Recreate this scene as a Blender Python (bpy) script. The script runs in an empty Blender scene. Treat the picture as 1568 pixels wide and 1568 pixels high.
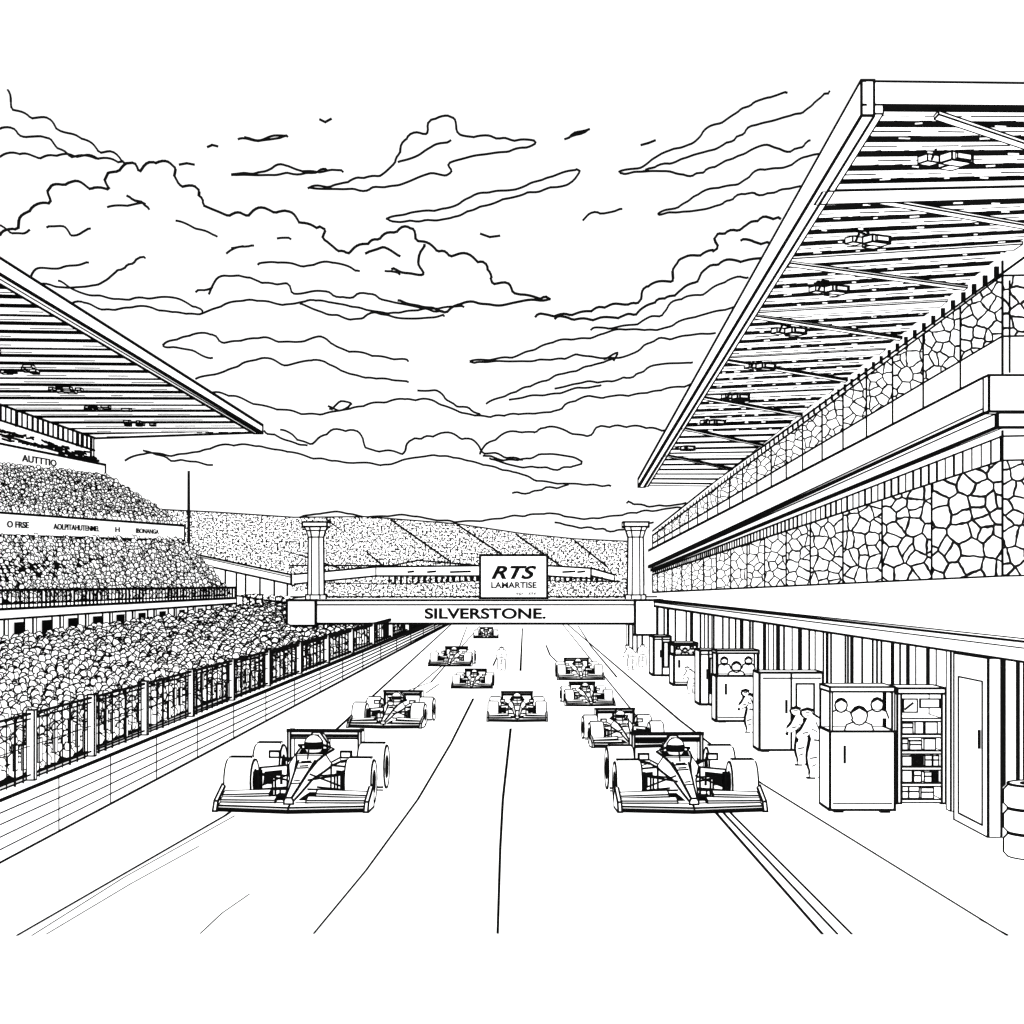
import bpy, math, random
from mathutils import Vector, Matrix
random.seed(7)
S=bpy.context.scene
F=2600.0; H=2.9; VX=784.0; VY=895.0
def P(px,py,d): return Vector(((px-VX)/F*d, d, H-(py-VY)/F*d))
def G(px,py,z=0.0):
    d=F*(H-z)/(py-VY); return Vector(((px-VX)/F*d,d,z))

# ---------------- materials
def mk(name,col,em=0.0):
    m=bpy.data.materials.new(name); m.use_nodes=True
    p=m.node_tree.nodes['Principled BSDF']
    p.inputs['Base Color'].default_value=(*col,1); p.inputs['Roughness'].default_value=0.9
    p.inputs['Specular IOR Level'].default_value=0.0
    if em>0:
        p.inputs['Emission Color'].default_value=(1,1,1,1); p.inputs['Emission Strength'].default_value=em
    m.cycles.emission_sampling='NONE'
    return m
W=mk('white_self_lit',(0.8,0.8,0.8),0.9)  # white with added glow, so shaded faces stay flat white
K=mk('ink_black',(0.004,0.004,0.004))
def texmat(name,kind,scale,thr):
    m=mk(name,(0.8,0.8,0.8),0.0); nt=m.node_tree; N=nt.nodes; L=nt.links
    p=N['Principled BSDF']; uv=N.new('ShaderNodeUVMap'); uv.uv_map='UVMap'
    if kind=='stone':
        nz=N.new('ShaderNodeTexNoise'); nz.noise_dimensions='2D'; nz.inputs['Scale'].default_value=scale*1.3
        L.new(uv.outputs[0],nz.inputs['Vector'])
        mx=N.new('ShaderNodeMix'); mx.data_type='VECTOR'; mx.inputs[0].default_value=0.2
        L.new(uv.outputs[0],mx.inputs[4]); L.new(nz.outputs['Color'],mx.inputs[5])
        v=N.new('ShaderNodeTexVoronoi'); v.voronoi_dimensions='2D'; v.feature='DISTANCE_TO_EDGE'; v.inputs['Scale'].default_value=scale*1.4
        L.new(mx.outputs[1],v.inputs['Vector']); out=v.outputs['Distance']
    else:
        v=N.new('ShaderNodeTexNoise'); v.noise_dimensions='2D'; v.inputs['Scale'].default_value=scale; v.inputs['Detail'].default_value=2
        L.new(uv.outputs[0],v.inputs['Vector']); out=v.outputs['Fac']
    r=N.new('ShaderNodeValToRGB'); e=r.color_ramp.elements
    e[0].position=thr-0.012; e[0].color=(0.004,0.004,0.004,1); e[1].position=thr+0.012; e[1].color=(1,1,1,1)
    L.new(out,r.inputs[0]); 
    mul=N.new('ShaderNodeMix'); mul.data_type='RGBA'; mul.inputs[6].default_value=(0.004,0.004,0.004,1); mul.inputs[7].default_value=(0.8,0.8,0.8,1)
    L.new(r.outputs[0],mul.inputs[0]); L.new(mul.outputs[2],p.inputs['Base Color'])
    L.new(r.outputs[0],p.inputs['Emission Color']); p.inputs['Emission Strength'].default_value=0.9  # light areas glow by themselves, washing out shade on the texture
    return m
ST=texmat('stone_facing','stone',1.0,0.088)
CR=texmat('distant_crowd','noise',1.0,0.5)
MATS=[W,K,ST,CR]
LW=1.05
class B:
    def __init__(s,T=None): s.v=[];s.f=[];s.m=[];s.uv=[];s.T=T
    def t(s,p):
        p=Vector(p); return s.T@p if s.T else p
    def poly(s,pts,m=0,uv=None,raw=False):
        n=len(s.v); s.v+= [tuple(Vector(p) if raw else s.t(p)) for p in pts]
        s.f.append(tuple(range(n,n+len(pts)))); s.m.append(m); s.uv.append(uv)
    def hexa(s,c,m=0):
        for q in ((3,2,1,0),(4,5,6,7),(0,1,5,4),(1,2,6,5),(2,3,7,6),(3,0,4,7)):
            s.poly([c[i] for i in q],m)
    def tube(s,p,q,r0,r1,m=1,n=4):
        p=Vector(p);q=Vector(q);d=q-p
        if d.length<1e-6:return
        d.normalize(); u=d.cross(Vector((0.013,0.021,1)))
        if u.length<0.05:u=d.cross(Vector((0,1,0.01)))
        u.normalize(); w=d.cross(u)
        a=[];b=[]
        for i in range(n):
            t=2*math.pi*(i+.5)/n; o=u*math.cos(t)+w*math.sin(t)
            a.append(tuple(p-d*r0*.5+o*r0)); b.append(tuple(q+d*r1*.5+o*r1))
        k=len(s.v); s.v+=a+b
        for i in range(n):
            j=(i+1)%n; s.f.append((k+i,k+j,k+n+j,k+n+i)); s.m.append(m); s.uv.append(None)
        s.f.append(tuple(range(k,k+n))[::-1]); s.m.append(m); s.uv.append(None)
        s.f.append(tuple(range(k+n,k+2*n))); s.m.append(m); s.uv.append(None)
    def line(s,pts,px=2.6,closed=False,m=1):
        pts=[s.t(p) for p in pts]
        if closed: pts.append(pts[0])
        for a,b in zip(pts,pts[1:]):
            s.tube(a,b,px*LW/F*max(a.y,6),px*LW/F*max(b.y,6),m)
    def box(s,x0,x1,y0,y1,z0,z1,px=2.4,m=0,edges=True):
        c=[(x0,y0,z0),(x1,y0,z0),(x1,y1,z0),(x0,y1,z0),(x0,y0,z1),(x1,y0,z1),(x1,y1,z1),(x0,y1,z1)]
        s.hexa(c,m)
        if edges: s.hedges(c,px)
    def hedges(s,c,px=2.4):
        for i,j in ((0,1),(1,2),(2,3),(3,0),(4,5),(5,6),(6,7),(7,4),(0,4),(1,5),(2,6),(3,7)): s.line([c[i],c[j]],px)
    def ribbon(s,a,b,px,z=0.012):
        px*=1.4
        a=Vector(a);b=Vector(b)
        fa=min(1,max(.45,60/a.y)); fb=min(1,max(.45,60/b.y))
        wa=px*fa*.5/F*a.y;wb=px*fb*.5/F*b.y
        dr=Vector((b.x-a.x,b.y-a.y,0)).normalized(); n=Vector((dr.y,-dr.x,0))
        k=min(1.0/max(abs(n.x),.15),3); zz=Vector((0,0,z))
        s.poly([(a+n*wa*k).xy.to_3d()+zz,(a-n*wa*k).xy.to_3d()+zz,(b-n*wb*k).xy.to_3d()+zz,(b+n*wb*k).xy.to_3d()+zz],1)
    def obj(s,name,parent=None):
        me=bpy.data.meshes.new(name); me.from_pydata(s.v,[],s.f)
        for mm in MATS: me.materials.append(mm)
        me.polygons.foreach_set('material_index',s.m)
        ul=me.uv_layers.new(name='UVMap')
        for p,u in zip(me.polygons,s.uv):
            if u:
                for li,c in zip(p.loop_indices,u): ul.data[li].uv=c
        me.update(); o=bpy.data.objects.new(name,me); S.collection.objects.link(o)
        if parent:o.parent=parent
        return o

def text(body,name,px0,px1,py0,py1,d,parent,shear=0.0,off=0.0):
    c=bpy.data.curves.new(name,'FONT'); c.body=body; c.extrude=0.01; c.offset=off; c.shear=shear; c.size=1
    o=bpy.data.objects.new(name,c); S.collection.objects.link(o); bpy.context.view_layer.update()
    bb=o.bound_box; w=max(v[0] for v in bb)-min(v[0] for v in bb); h=max(v[1] for v in bb)-min(v[1] for v in bb)
    a=P(px0,py1,d); tw=(px1-px0)/F*d; th=(py1-py0)/F*d
    o.scale=(tw/w,th/h,1); o.rotation_euler=(math.pi/2,0,0)
    o.location=(a.x-min(v[0] for v in bb)*tw/w,a.y,a.z-min(v[1] for v in bb)*th/h)
    c.materials.append(K); o.parent=parent; return o

# ---------------- ground & road
b=B(); b.poly([(-3000,-200,0),(3000,-200,0),(3000,5000,0),(-3000,5000,0)],0); b.obj('ground')
b=B(); b.poly([(-5.2,-20,.004),(4.6,-20,.004),(5.6,900,.004),(-5,900,.004)],0)
def gl(pts,px=3):
    for p,q in zip(pts,pts[1:]): b.ribbon(G(*p),G(*q),px)
gl([(25,1435),(345,1250),(480,1150),(690,957)],4.2)
gl([(70,1433),(200,1355),(305,1297)],2.2); gl([(48,1435),(190,1345),(360,1250)],2.2)
gl([(1543,1435),(1165,1200),(1040,1103),(870,957)],3.6)
gl([(1560,1437),(1543,1433),(1500,1410)],2)
for o,p in ((0,4),(23,3.4),(45,3.4)):
    gl([(1260+o,1433),(1100+o*.5,1250),(985+o*.3,1110)],p)
gl([(985,1110),(862,957)],2.4)
gl([(480,1432),(560,1335),(640,1225),(690,1140),(725,1070)],2.8)
gl([(762,1432),(766,1300),(770,1225),(782,1116)],3)
gl([(797,1028),(800,962)],2.6)
gl([(306,1432),(340,1400),(383,1370)],2)
gl([(885,958),(905,990),(945,1038)],2.4)
gl([(836,988),(842,1003),(852,1013)],2.4); gl([(765,998),(755,1020)],2.2)
gl([(612,1062),(660,1045),(735,958)],2.2); gl([(633,1057),(700,1000),(715,960)],2)
gl([(652,1062),(672,1048)],2)
b.obj('race_track')

# ---------------- left barrier wall + fence
def wl(d): return -5.45+.0068*d
b=B()
D0,D1=11.0,135.0
b.hexa([(wl(D0)-.25,D0,0),(wl(D0),D0,0),(wl(D1),D1,0),(wl(D1)-.25,D1,0),(wl(D0)-.25,D0,.65),(wl(D0),D0,.65),(wl(D1),D1,.65),(wl(D1)-.25,D1,.65)],0)
for z,p in ((.0,3.6),(.14,1.4),(.27,1.4),(.4,1.4),(.52,1.5),(.65,3.0)):
    b.line([(wl(D0),D0,z),(wl(D1),D1,z)],p)
b.line([(wl(D0)-.25,D0,.66),(wl(D1)-.25,D1,.66)],1.6)
d=19.9
while d<D1:
    b.line([(wl(d),d,0),(wl(d),d,.65)],1.8); d*=1.125
b.obj('barrier_wall')
b=B()
FT=1.42
d=15.0;i=0
while d<D1:
    x=wl(d)-.2
    if i%8==0:
        r=.045*max(1,d/30)
        b.box(x-r,x+r,d-.04,d+.04,.66,FT+.04,1.6)
    else:
        b.line([(x,d,.66),(x,d,FT-.02*random.random())],random.choice((1.2,1.7,2.1)) if d<40 else random.choice((1.3,1.7,2.2)))
        if d<45 and random.random()<.5:
            z=random.uniform(.7,1.1); b.box(x-.03,x-.01,d+.03,d+.03+d*.006,z,z+.28,1.2)
    d*=1.0165;i+=1
for z,p in ((FT,2.4),(FT-.06,1.6),(.72,1.6)):
    b.line([(wl(12)-.2,12,z),(wl(D1)-.2,D1,z)],p)
b.line([(wl(12)-.2,12,1.05),(wl(55)-.2,55,1.05)],.9)
b.obj('catch_fence')

# ---------------- crowds
def pebble(b,c,s,f,sx=1.0,sz=1.0,seg=7,ow=1.7):
    r=Vector((-f.y,f.x,0)) ; up=Vector((0,0,1))
    a0=random.random()*6
    pts=[];bk=[]
    e=ow*1.3*c.y/F
    for i in range(seg):
        t=a0+2*math.pi*i/seg; k=random.uniform(.8,1.18)
        o=r*math.cos(t)*s*sx*k+up*math.sin(t)*s*sz*k
        pts.append(c+o); bk.append(c+o+ (r*math.cos(t)+up*math.sin(t))*e - f*.03)
    b.poly(pts,0); b.poly(bk,1)
def crowd(name,l0,l1,z0,z1,d0,d1,rows,smin,k,dens=1.0,s0=0,s1=0,ref=88.0,ow=1.7):
    b=B()
    za=lambda d:z0+s0*(d-ref); zb=lambda d:z1+s1*(d-ref)
    b.poly([(-l0,d0,za(d0)),(-l0,d1,za(d1)),(-l1,d1,zb(d1)),(-l1,d0,zb(d0))],1)
    f=Vector((.45,-.89,0))
    for r in range(rows):
        t=(r+.5)/rows; L=l0+(l1-l0)*t
        if r%4==2:   # seat-row kerb between the blocks of spectators
            q=lambda d:Vector((-L+.12,d,za(d)+(zb(d)-za(d))*t+.16))
            x=d0
            while x<d1-4:
                l=random.uniform(3,12); b.line([q(x),q(min(x+l,d1))],1.0); x+=l+random.uniform(1,6)
        d=d0+random.random()*.4
        while d<d1:
            s=max(smin,k*d)*random.uniform(.75,1.2)
            Z=za(d)+(zb(d)-za(d))*t
            c=Vector((-L+random.uniform(-.12,.12),d,Z+s*.6+random.uniform(0,.06)))
            pebble(b,c,s,f,1.2,.85,7,ow)
            pebble(b,c+Vector((random.uniform(-.05,.05),-.03,s*1.25)),s*.6,f,1,1.1,6,ow)
            d+=s*2.1*dens
    return b.obj(name)

b=B()
E=88.0;N0=30.0
crowd('spectator_crowd',6.6,14.0,.3,1.1,15,E+30,24,.105,.0030,1.15,ow=1.7)
crowd('spectator_crowd',14.7,17.1,2.3,4.95,N0,E,16,.095,.0019,1.25,0,.02,ow=1.4)
crowd('spectator_crowd',17.3,21.1,5.9,8.3,N0,E,21,.09,.0015,1.3,.021,.036,ow=1.35)
def lslab(l0,l1,z0,z1,px=2.4,e=E,m=0,s0=0,s1=0):
    q=lambda z,s,d:z+s*(d-E)
    c=[(-l1,N0,q(z0,s0,N0)),(-l0,N0,q(z0,s0,N0)),(-l0,e,q(z0,s0,e)),(-l1,e,q(z0,s0,e)),(-l1,N0,q(z1,s1,N0)),(-l0,N0,q(z1,s1,N0)),(-l0,e,q(z1,s1,e)),(-l1,e,q(z1,s1,e))]
    b.hexa(c,m); b.hedges(c,px)
lslab(14.3,14.6,1.92,2.2,2.3)
d=N0
while d<E:
    b.line([(-14.35,d,2.2),(-14.35,d,2.72)],random.choice((1.2,1.9))); d*=1.009
b.line([(-14.35,N0,2.74),(-14.35,E,2.74)],2.6)
b.poly([(-15.2,N0,.9),(-15.2,E,.9),(-15.2,E,1.95),(-15.2,N0,1.95)],0)
d=N0
while d<E:
    b.box(-14.55,-14.3,d,d+.35,.9,1.92,1.8)
    b.poly([(-15.1,d+.8,1.0),(-15.1,d+2.2,1.0),(-15.1,d+2.2,1.75),(-15.1,d+.8,1.75)],1)
    b.line([(-15.05,d+.8,1.4),(-15.05,d+2.6,1.4)],1.6)
    d*=1.06
# fascia 2
lslab(17.0,17.3,5.17,5.95,2.5,s0=.02,s1=.021)
d=N0
while d<E-1:
    z=5.17+.02*(d-E)
    b.box(-17.25,-17.0,d,d+.4,z-.5,z,1.4)
    if d>58: b.poly([(-17.02,d+.9,z-.42),(-17.02,d+2.1,z-.42),(-17.02,d+2.1,z-.03),(-17.02,d+.9,z-.03)],1)
    d*=1.035
# fascia 3
lslab(21.1,21.5,8.4,9.1,2.5,s0=.036,s1=.022)
# back wall w/ bars
b.poly([(-22,N0,8.0),(-22,E,8.0),(-22,E,10.7),(-22,N0,10.7)],0)
d=N0
while d<E:
    b.line([(-21.7,d,9.85),(-21.7,d,10.5)],random.choice((1.6,2.2,3))); 
    d*=1.011
for z in (9.25,9.85):
    b.line([(-21.65,N0,z),(-21.65,E,z)],2)
d=60
while d<E:
    z=9.2+.01*(d-E)
    for q in range(3):
        zz=z+random.random()*.45
        b.line([(-21.6,d,zz),(-21.6,d+random.uniform(.3,1.2),zz+random.uniform(-.08,.08))],random.uniform(1.4,2.6))
    d+=.6
b.box(-22.2,-21.7,E-.5,E,8.4,10.6,2.2)
b.poly([(-14.6,E,0),(-22,E,0),(-22,E,8.4),(-21.3,E,8.35),(-17.3,E,5.8),(-17.2,E,5.1),(-14.7,E,2.2)],0)
b.line([(-21.3,E,8.35),(-17.3,E,5.95)],2.2); b.line([(-17.1,E,4.95),(-14.6,E,2.4)],2.2)
stand=b.obj('grandstand')
def ftext(t,name,lat,d0,d1,z0,z1,par,sl):
    c=bpy.data.curves.new(name,'FONT'); c.body=t; c.extrude=.01; c.offset=.03
    o=bpy.data.objects.new(name,c); S.collection.objects.link(o); bpy.context.view_layer.update(); bb=o.bound_box
    w=max(v[0] for v in bb); h=max(v[1] for v in bb)
    o.rotation_euler=(math.pi/2,-math.atan(sl),math.pi/2); o.scale=((d1-d0)/w,(z1-z0)/h,1); o.location=(lat,d0,z0); c.materials.append(K); o.parent=par
def fz(a,s,d): return a+s*(d-E)
ftext('AUTTTIO','fascia_lettering',-21.05,73,78.5,fz(8.65,.03,73),fz(8.95,.03,73),stand,.028)
for t,d0,d1 in (('AOLPITAHUTENMEL',62.8,69.8),('IBONANGA',76.5,81.5),('O FRSE',57,59.6),('H',72.5,73.4)):
    ftext(t,'fascia_lettering',-16.95,d0,d1,fz(5.46,.0205,d0),fz(5.68,.0205,d0),stand,.02)
# left roof
b=B()
zo,zi=10.85,10.55
b.poly([(-13,N0,zo+.3),(-13,E,zo+.3),(-21.6,E,zi+.3),(-21.6,N0,zi+.3)],0)
b.poly([(-13.3,N0,zo-.0),(-13.3,E,zo-.0),(-21.6,E,zi),(-21.6,N0,zi)],1)
b.box(-13.35,-12.95,N0,E,zo-.1,zo+.3,2.8)
b.line([(-13.15,N0,zo-.1),(-13.15,E,zo-.1)],1.6)
d=N0;i=0
while d<E:
    st=.036
    w=d*.0175
    if i%4==0:w*=1.35
    e0=min(d+w,E)
    k=3.0
    y1,y2=min(d+k,E),min(d+k+w,E+.01)
    b.hexa([(-21.6,d,zi-.02),(-13.35,y1,zo-.02),(-13.35,y2,zo-.02),(-21.6,e0,zi-.02),
            (-21.6,d,zi-.006),(-13.35,y1,zo-.006),(-13.35,y2,zo-.006),(-21.6,e0,zi-.006)],0)
    q=lambda t,o:(-21.6+8.25*t,min(d+k*t+w*o,E),zi+(zo-zi)*t-.03)
    t=random.uniform(0,.2)
    while t<.9:
        l=random.uniform(.05,.3); b.line([q(t,.5),q(min(t+l,1),.5)],1.1); t+=l+random.uniform(.05,.3)
    t=0
    while t<.95:
        l=random.uniform(.01,.05); b.line([q(t,1.05),q(t+l,1.0)],1.6); t+=l+random.uniform(.02,.15)
    d*=1+st;i+=1
b.line([(-12.95,E,zo-.05),(-21.6,E,zi-.05)],3)
b.line([(-21.6,N0,zi-.05),(-21.6,E,zi-.05)],2.4)
for d in (43,46,50,55,60,66,73,80):
    for q in range(7):
        c=Vector((-17.5+random.uniform(-.8,.8),d+random.uniform(-.9,.9),zi)); s=random.uniform(.06,.18); b.box(c.x-s,c.x+s,c.y-.3,c.y+.1,c.z-.12,c.z-.03,1.5,random.choice((0,0,1)))
b.obj('grandstand_roof',stand)

# ---------------- far banked grandstand
b=B()
def strip(top,bot,dt,db,cell,m=3,inkt=2.6,inkb=0,off=0):
    for i in range(len(top)-1):
        n=4
        for k in range(n):
            def L(a,bb,t): return (a[0]+(bb[0]-a[0])*t,a[1]+(bb[1]-a[1])*t)
            t0,t1=k/n,(k+1)/n
            A=L(bot[i],bot[i+1],t0);Bq=L(bot[i],bot[i+1],t1);C=L(top[i],top[i+1],t1);Dq=L(top[i],top[i+1],t0)
            b.poly([P(*A,db),P(*Bq,db),P(*C,dt),P(*Dq,dt)],m,[(q[0]/cell+off,q[1]/cell) for q in (A,Bq,C,Dq)])
    if inkt: b.line([P(*q,dt) for q in top],inkt)
    if inkb: b.line([P(*q,db) for q in bot],inkb)
strip([(226,780),(330,785),(450,793),(560,792),(700,803),(800,818),(880,826),(965,830)],
      [(226,905),(330,905),(450,905),(560,905),(700,905),(800,905),(880,905),(965,905)],215,170,3.0,3,2.6)
for q in ([(300,785),(360,830)],[(385,790),(445,835)],[(500,795),(585,865)],[(600,797),(690,860)],[(700,803),(770,850)],[(790,818),(860,868)],[(880,828),(930,868)],[(440,845),(520,870)]):
    a,c=q; Nn=8
    pp=[]
    for i in range(Nn+1):
        x=a[0]+(c[0]-a[0])*i/Nn; y=a[1]+(c[1]-a[1])*i/Nn
        dd=215-45*(y-800)/105
        pp.append(P(x,y,dd-4))
    b.line(pp,1.5)
far=b.obj('distant_grandstand')
b=B()
def board(x0,y0a,y0b,x1,y1a,y1b,d0,d1,px=2.6):
    b.hexa([P(x0,y0b,d0),P(x1,y1b,d1),P(x1,y1b,d1)+Vector((0,1,0)),P(x0,y0b,d0)+Vector((0,1,0)),
            P(x0,y0a,d0),P(x1,y1a,d1),P(x1,y1a,d1)+Vector((0,1,0)),P(x0,y0a,d0)+Vector((0,1,0))],0)
    b.line([P(x0,y0a,d0),P(x1,y1a,d1),P(x1,y1b,d1),P(x0,y0b,d0)],px,True)
board(444,880,895,575,868,882,125,150,2); board(575,868,882,740,866,882,150,152,2); board(838,866,882,905,870,886,152,152,2); board(905,870,882,940,880,890,152,160,2)
b.line([P(445,866,150),P(600,866,150),P(640,858,150),P(735,866,150)],1.8)
for x in range(596,736,9):
    b.line([P(x,884,149),P(x,892,149)],random.choice((2,2.6,3.4)))
for x in range(842,930,8):
    b.line([P(x,884,149),P(x,892,149)],random.choice((2,2.6,3.4)))
for x,w in ((625,8),(655,12),(690,30),(862,18),(885,10)):
    b.line([P(x,876,149),P(x+w,875,149)],2.2)
o=b.obj('fascia_board',far)
b=B()
strip([(495,893),(600,895),(740,890),(840,890),(965,892)],[(495,925),(600,925),(740,925),(840,925),(965,925)],148,140,3.2,3,2)
strip([(335,925),(440,918)],[(345,945),(445,990)],101,95,4,3,0)
strip([(370,912),(440,905)],[(370,935),(440,960)],102,96,4,3,2)
b.obj('crowd_terrace',far)
b=B()
board(305,850,864,446,880,895,94,94.2,2.2)
b.line([P(305,853,93.9),P(446,884,93.9)],1.2)
b.poly([P(330,866,95),P(446,893,95),P(446,912,95),P(330,905,95)],0)
for x in (345,362,376,398,420,440):
    b.line([P(x,870+(x-330)*.2,94.8),P(x,912,94.8)],1.8)
board(338,940,955,440,985,1000,92,92.2,2.2)
b.line([P(362,912,94),P(445,925,94)],2)
for x in range(352,440,10): b.line([P(x,914,93.8),P(x,928,93.8)],1.6)
b.obj('footbridge')
b=B(); c=P(289,722,130); c2=P(289,850,130); b.tube(c2,c,.14,.1,1,8); b.tube(c2-Vector((0,0,.6)),c2+Vector((0,0,.6)),.22,.16,1,8); b.obj('flagpole')

# ---------------- right pit building
def Lr(px): return 8/((px-VX)/F-.03)
def PR(px,py,out=0):
    d=Lr(px); p=P(px,py,d); p.x-=out; return p
rows={'a':(388,813),'b':(422,820),'c':(515,832),'d':(578,843),'e':(633,868),'f':(655,873),'g':(668,876),'s':(705,880),'h':(882,907)}
def Y(r,px):
    y0,y1=rows[r]; return y1+(y0-y1)*(px-1000)/535
XS=[1535,1472,1415,1368,1328,1292,1260,1230,1205,1182,1160,1138,1118,1100,1084,1069,1055,1042,1030,1018,1008,1000]
XL=[1535,1428,1352,1292,1242,1205,1172,1145,1120,1098,1078,1060,1045,1030,1018,1008,1000]
b=B()
def wallstrip(XX,r0,r1,m=0,px=2.4,vert=True,cellf=None,out=0,lines=True,lpx=None):
    for a,c in zip(XX,XX[1:]):
        n=3 if m==2 else 1
        ro=random.random()*50
        cell=7+max(0,((a+c)/2-1000))/520*cellf if cellf else 20
        for k in range(n):
            x0=a+(c-a)*k/n;x1=a+(c-a)*(k+1)/n
            pts=[(x0,Y(r1,x0)),(x1,Y(r1,x1)),(x1,Y(r0,x1)),(x0,Y(r0,x0))]
            b.poly([PR(*q,out) for q in pts],m,[(q[0]/cell+ro,q[1]/cell) for q in pts])
        if vert: b.line([PR(c,Y(r0,c),out+.02),PR(c,Y(r1,c),out+.02)],px)
    if lines:
        for r in (r0,r1): b.line([PR(XX[0],Y(r,XX[0]),out),PR(XX[-1],Y(r,XX[-1]),out)],lpx or px)
wallstrip(XS,'a','b',0,1.8,False)
x=1530.
while x>1005:
    w=max(3,(x-980)*.02)
    b.line([PR(x,Y('a',x)+ (Y('b',x)-Y('a',x))*.55,.05),PR(x,Y('a',x)+(Y('b',x)-Y('a',x))*.9,.05)],w*.4); x-=w*1.6
wallstrip(XS,'b','c',2,1.9,True,15)
wallstrip(XS,'c','d',0,1.7,True)
wallstrip([1535,1000],'f','g',0,1.8,False)
wallstrip([1535,1000],'g','s',0,1.6,False)
x=1535.
while x>1003:
    b.line([PR(x,Y('g',x),.03),PR(x,Y('s',x),.03)],random.choice((1.3,1.7,2.1))); x-=max(3,(x-990)*.028)
wallstrip(XL,'s','h',2,2.0,True,23)
b.poly([PR(1535,Y('h',1535)),PR(1000,Y('h',1000)),Vector((*PR(1000,900).xy,0)),Vector((*PR(1535,900).xy,0))],0)
DE=Lr(1535)
def PE(px,py,out=0): return P(px,py,DE-out)
def endp(y0,y1,m,out=0,x1=1760):
    b.poly([PE(1535,y1,out),PE(x1,y1-(x1-1535)*.02,out),PE(x1,y0-(x1-1535)*.02,out),PE(1535,y0,out)],m,[(1535/26+9,y1/26),(x1/26+9,y1/26),(x1/26+9,y0/26),(1535/26+9,y0/26)])
endp(388,422,0); endp(422,515,2); endp(515,578,0); endp(655,705,0); endp(705,882,2); endp(882,960,0)
for y in (422,515,668,705,882): b.line([PE(1535,y,.02),PE(1760,y-4.5,.02)],1.9)
b.line([PE(1535,400,.02),PE(1535,577,.02)],2.2); b.line([PE(1546,430,.03),PE(1546,570,.03)],1.8); b.line([PE(1535,660,.02),PE(1535,882,.02)],2.2)
def led(x0,x1,r0,r1,out,px):
    A=[PR(x0,Y(r1,x0),out),PR(x1,Y(r1,x1),out),PR(x1,Y(r1,x1)),PR(x0,Y(r1,x0)),PR(x0,Y(r0,x0),out),PR(x1,Y(r0,x1),out),PR(x1,Y(r0,x1)),PR(x0,Y(r0,x0))]
    b.hexa(A); b.line([A[0],A[1]],px*1.2);b.line([A[4],A[5]],px)
    z0=A[0].z;z1=A[4].z
    b.box(A[0].x,A[0].x+4,DE-out,DE,z0,z1,px)
led(1535,1000,'d','e',.34,2.5)
led(1535,1000,'e','f',.12,2.5)
b.line([PR(1535,Y('e',1535)-7,.36),PR(1000,Y('e',1000)-2,.36)],1.3)
pit=b.obj('pit_building')

# right roof
b=B()
RZ=8.35
def ro(d): return 3.2+.04*d
def ri(d): return 8.0+.03*d
def zin(d): return 8.90-.0095*(d-30) if d>30 else 8.90-.03*(30-d)
RN,RF=19.3,92.5
def sk(d): return min(RF,d*(1+.055*max(0,(RF-d)/(RF-RN))))
def RP(t,d,dz=0):
    di=sk(d); o=Vector((ro(d),d,RZ)); i=Vector((ri(di),di,zin(di))); p=o+(i-o)*t; p.z+=dz; return p
N=150
for k in range(N):
    d0=RN+(RF-RN)*k/N;d1=RN+(RF-RN)*(k+1)/N
    b.poly([RP(.02,d0,.012),RP(.02,d1,.012),RP(1,d1,.012),RP(1,d0,.012)],1)
    b.poly([RP(.02,d0,.26),RP(.02,d1,.26),RP(1,d1,.26),RP(1,d0,.26)],0)
b.poly([RP(0,RN),RP(1.0,RN),RP(1.0,RN,.26),RP(0,RN,.26)],0); b.line([RP(0,RN),RP(1,RN)],2.6)
b.line([RP(0,RN,.27),RP(1,RN,.27)],2.2)
b.line([RP(0,RF),RP(1,RF)],2.4); b.line([RP(1,RN),RP(1,RF)],2)
def skew(lf0,lf1,z0,z1,px):
    c=[(lf0(RN),RN,z0),(lf1(RN),RN,z0),(lf1(RF),RF,z0),(lf0(RF),RF,z0),(lf0(RN),RN,z1),(lf1(RN),RN,z1),(lf1(RF),RF,z1),(lf0(RF),RF,z1)]
    b.hexa(c); b.hedges(c,px)
skew(lambda d:ro(d),lambda d:ro(d)+.10+.0022*d,RZ-.12,RZ+.28,2.6)
skew(lambda d:ro(d)+.1+.0022*d,lambda d:ro(d)+.18+.0035*d,RZ-.1,RZ+.0,1.6)
def slat(d,w,z0,z1,px=0,t0=.02,t1=1):
    e=min(d+w,RF)
    c=[RP(t0,d,z0),RP(t1,d,z0),RP(t1,e,z0),RP(t0,e,z0),RP(t0,d,z1),RP(t1,d,z1),RP(t1,e,z1),RP(t0,e,z1)]
    b.hexa(c,0)
    if px: b.hedges(c,px)
d=RN+.25
while d<RF-.5:
    st=.0345 if d<45 else .042
    w=d*st*.5
    slat(d,w,-.016,-.005)
    if d<60:
        for q,rng in ((.35,(.02,.16)),(.97,(.01,.05))):
            t=.03
            while t<.98:
                l=random.uniform(*rng)
                a=RP(t,d+w*q,-.02);c=RP(min(t+l,.99),d+w*q+random.uniform(-.03,.03),-.02)
                b.line([a,c],random.uniform(1.0,2.0)); t+=l+random.uniform(.01,.12)
        t=.03
        while t<.98:
            l=random.uniform(.01,.03); y=d+w+ d*st*.48*random.uniform(.2,.8)
            b.line([RP(t,y,-.012),RP(min(t+l,.99),y+random.uniform(-.05,.05),-.012)],random.uniform(.8,1.4),m=0); t+=l+random.uniform(.05,.25)
    d*=1+st
bd=[19.3,23.0,28.2,33.8,40.5,48.5,58,70,83]
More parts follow.
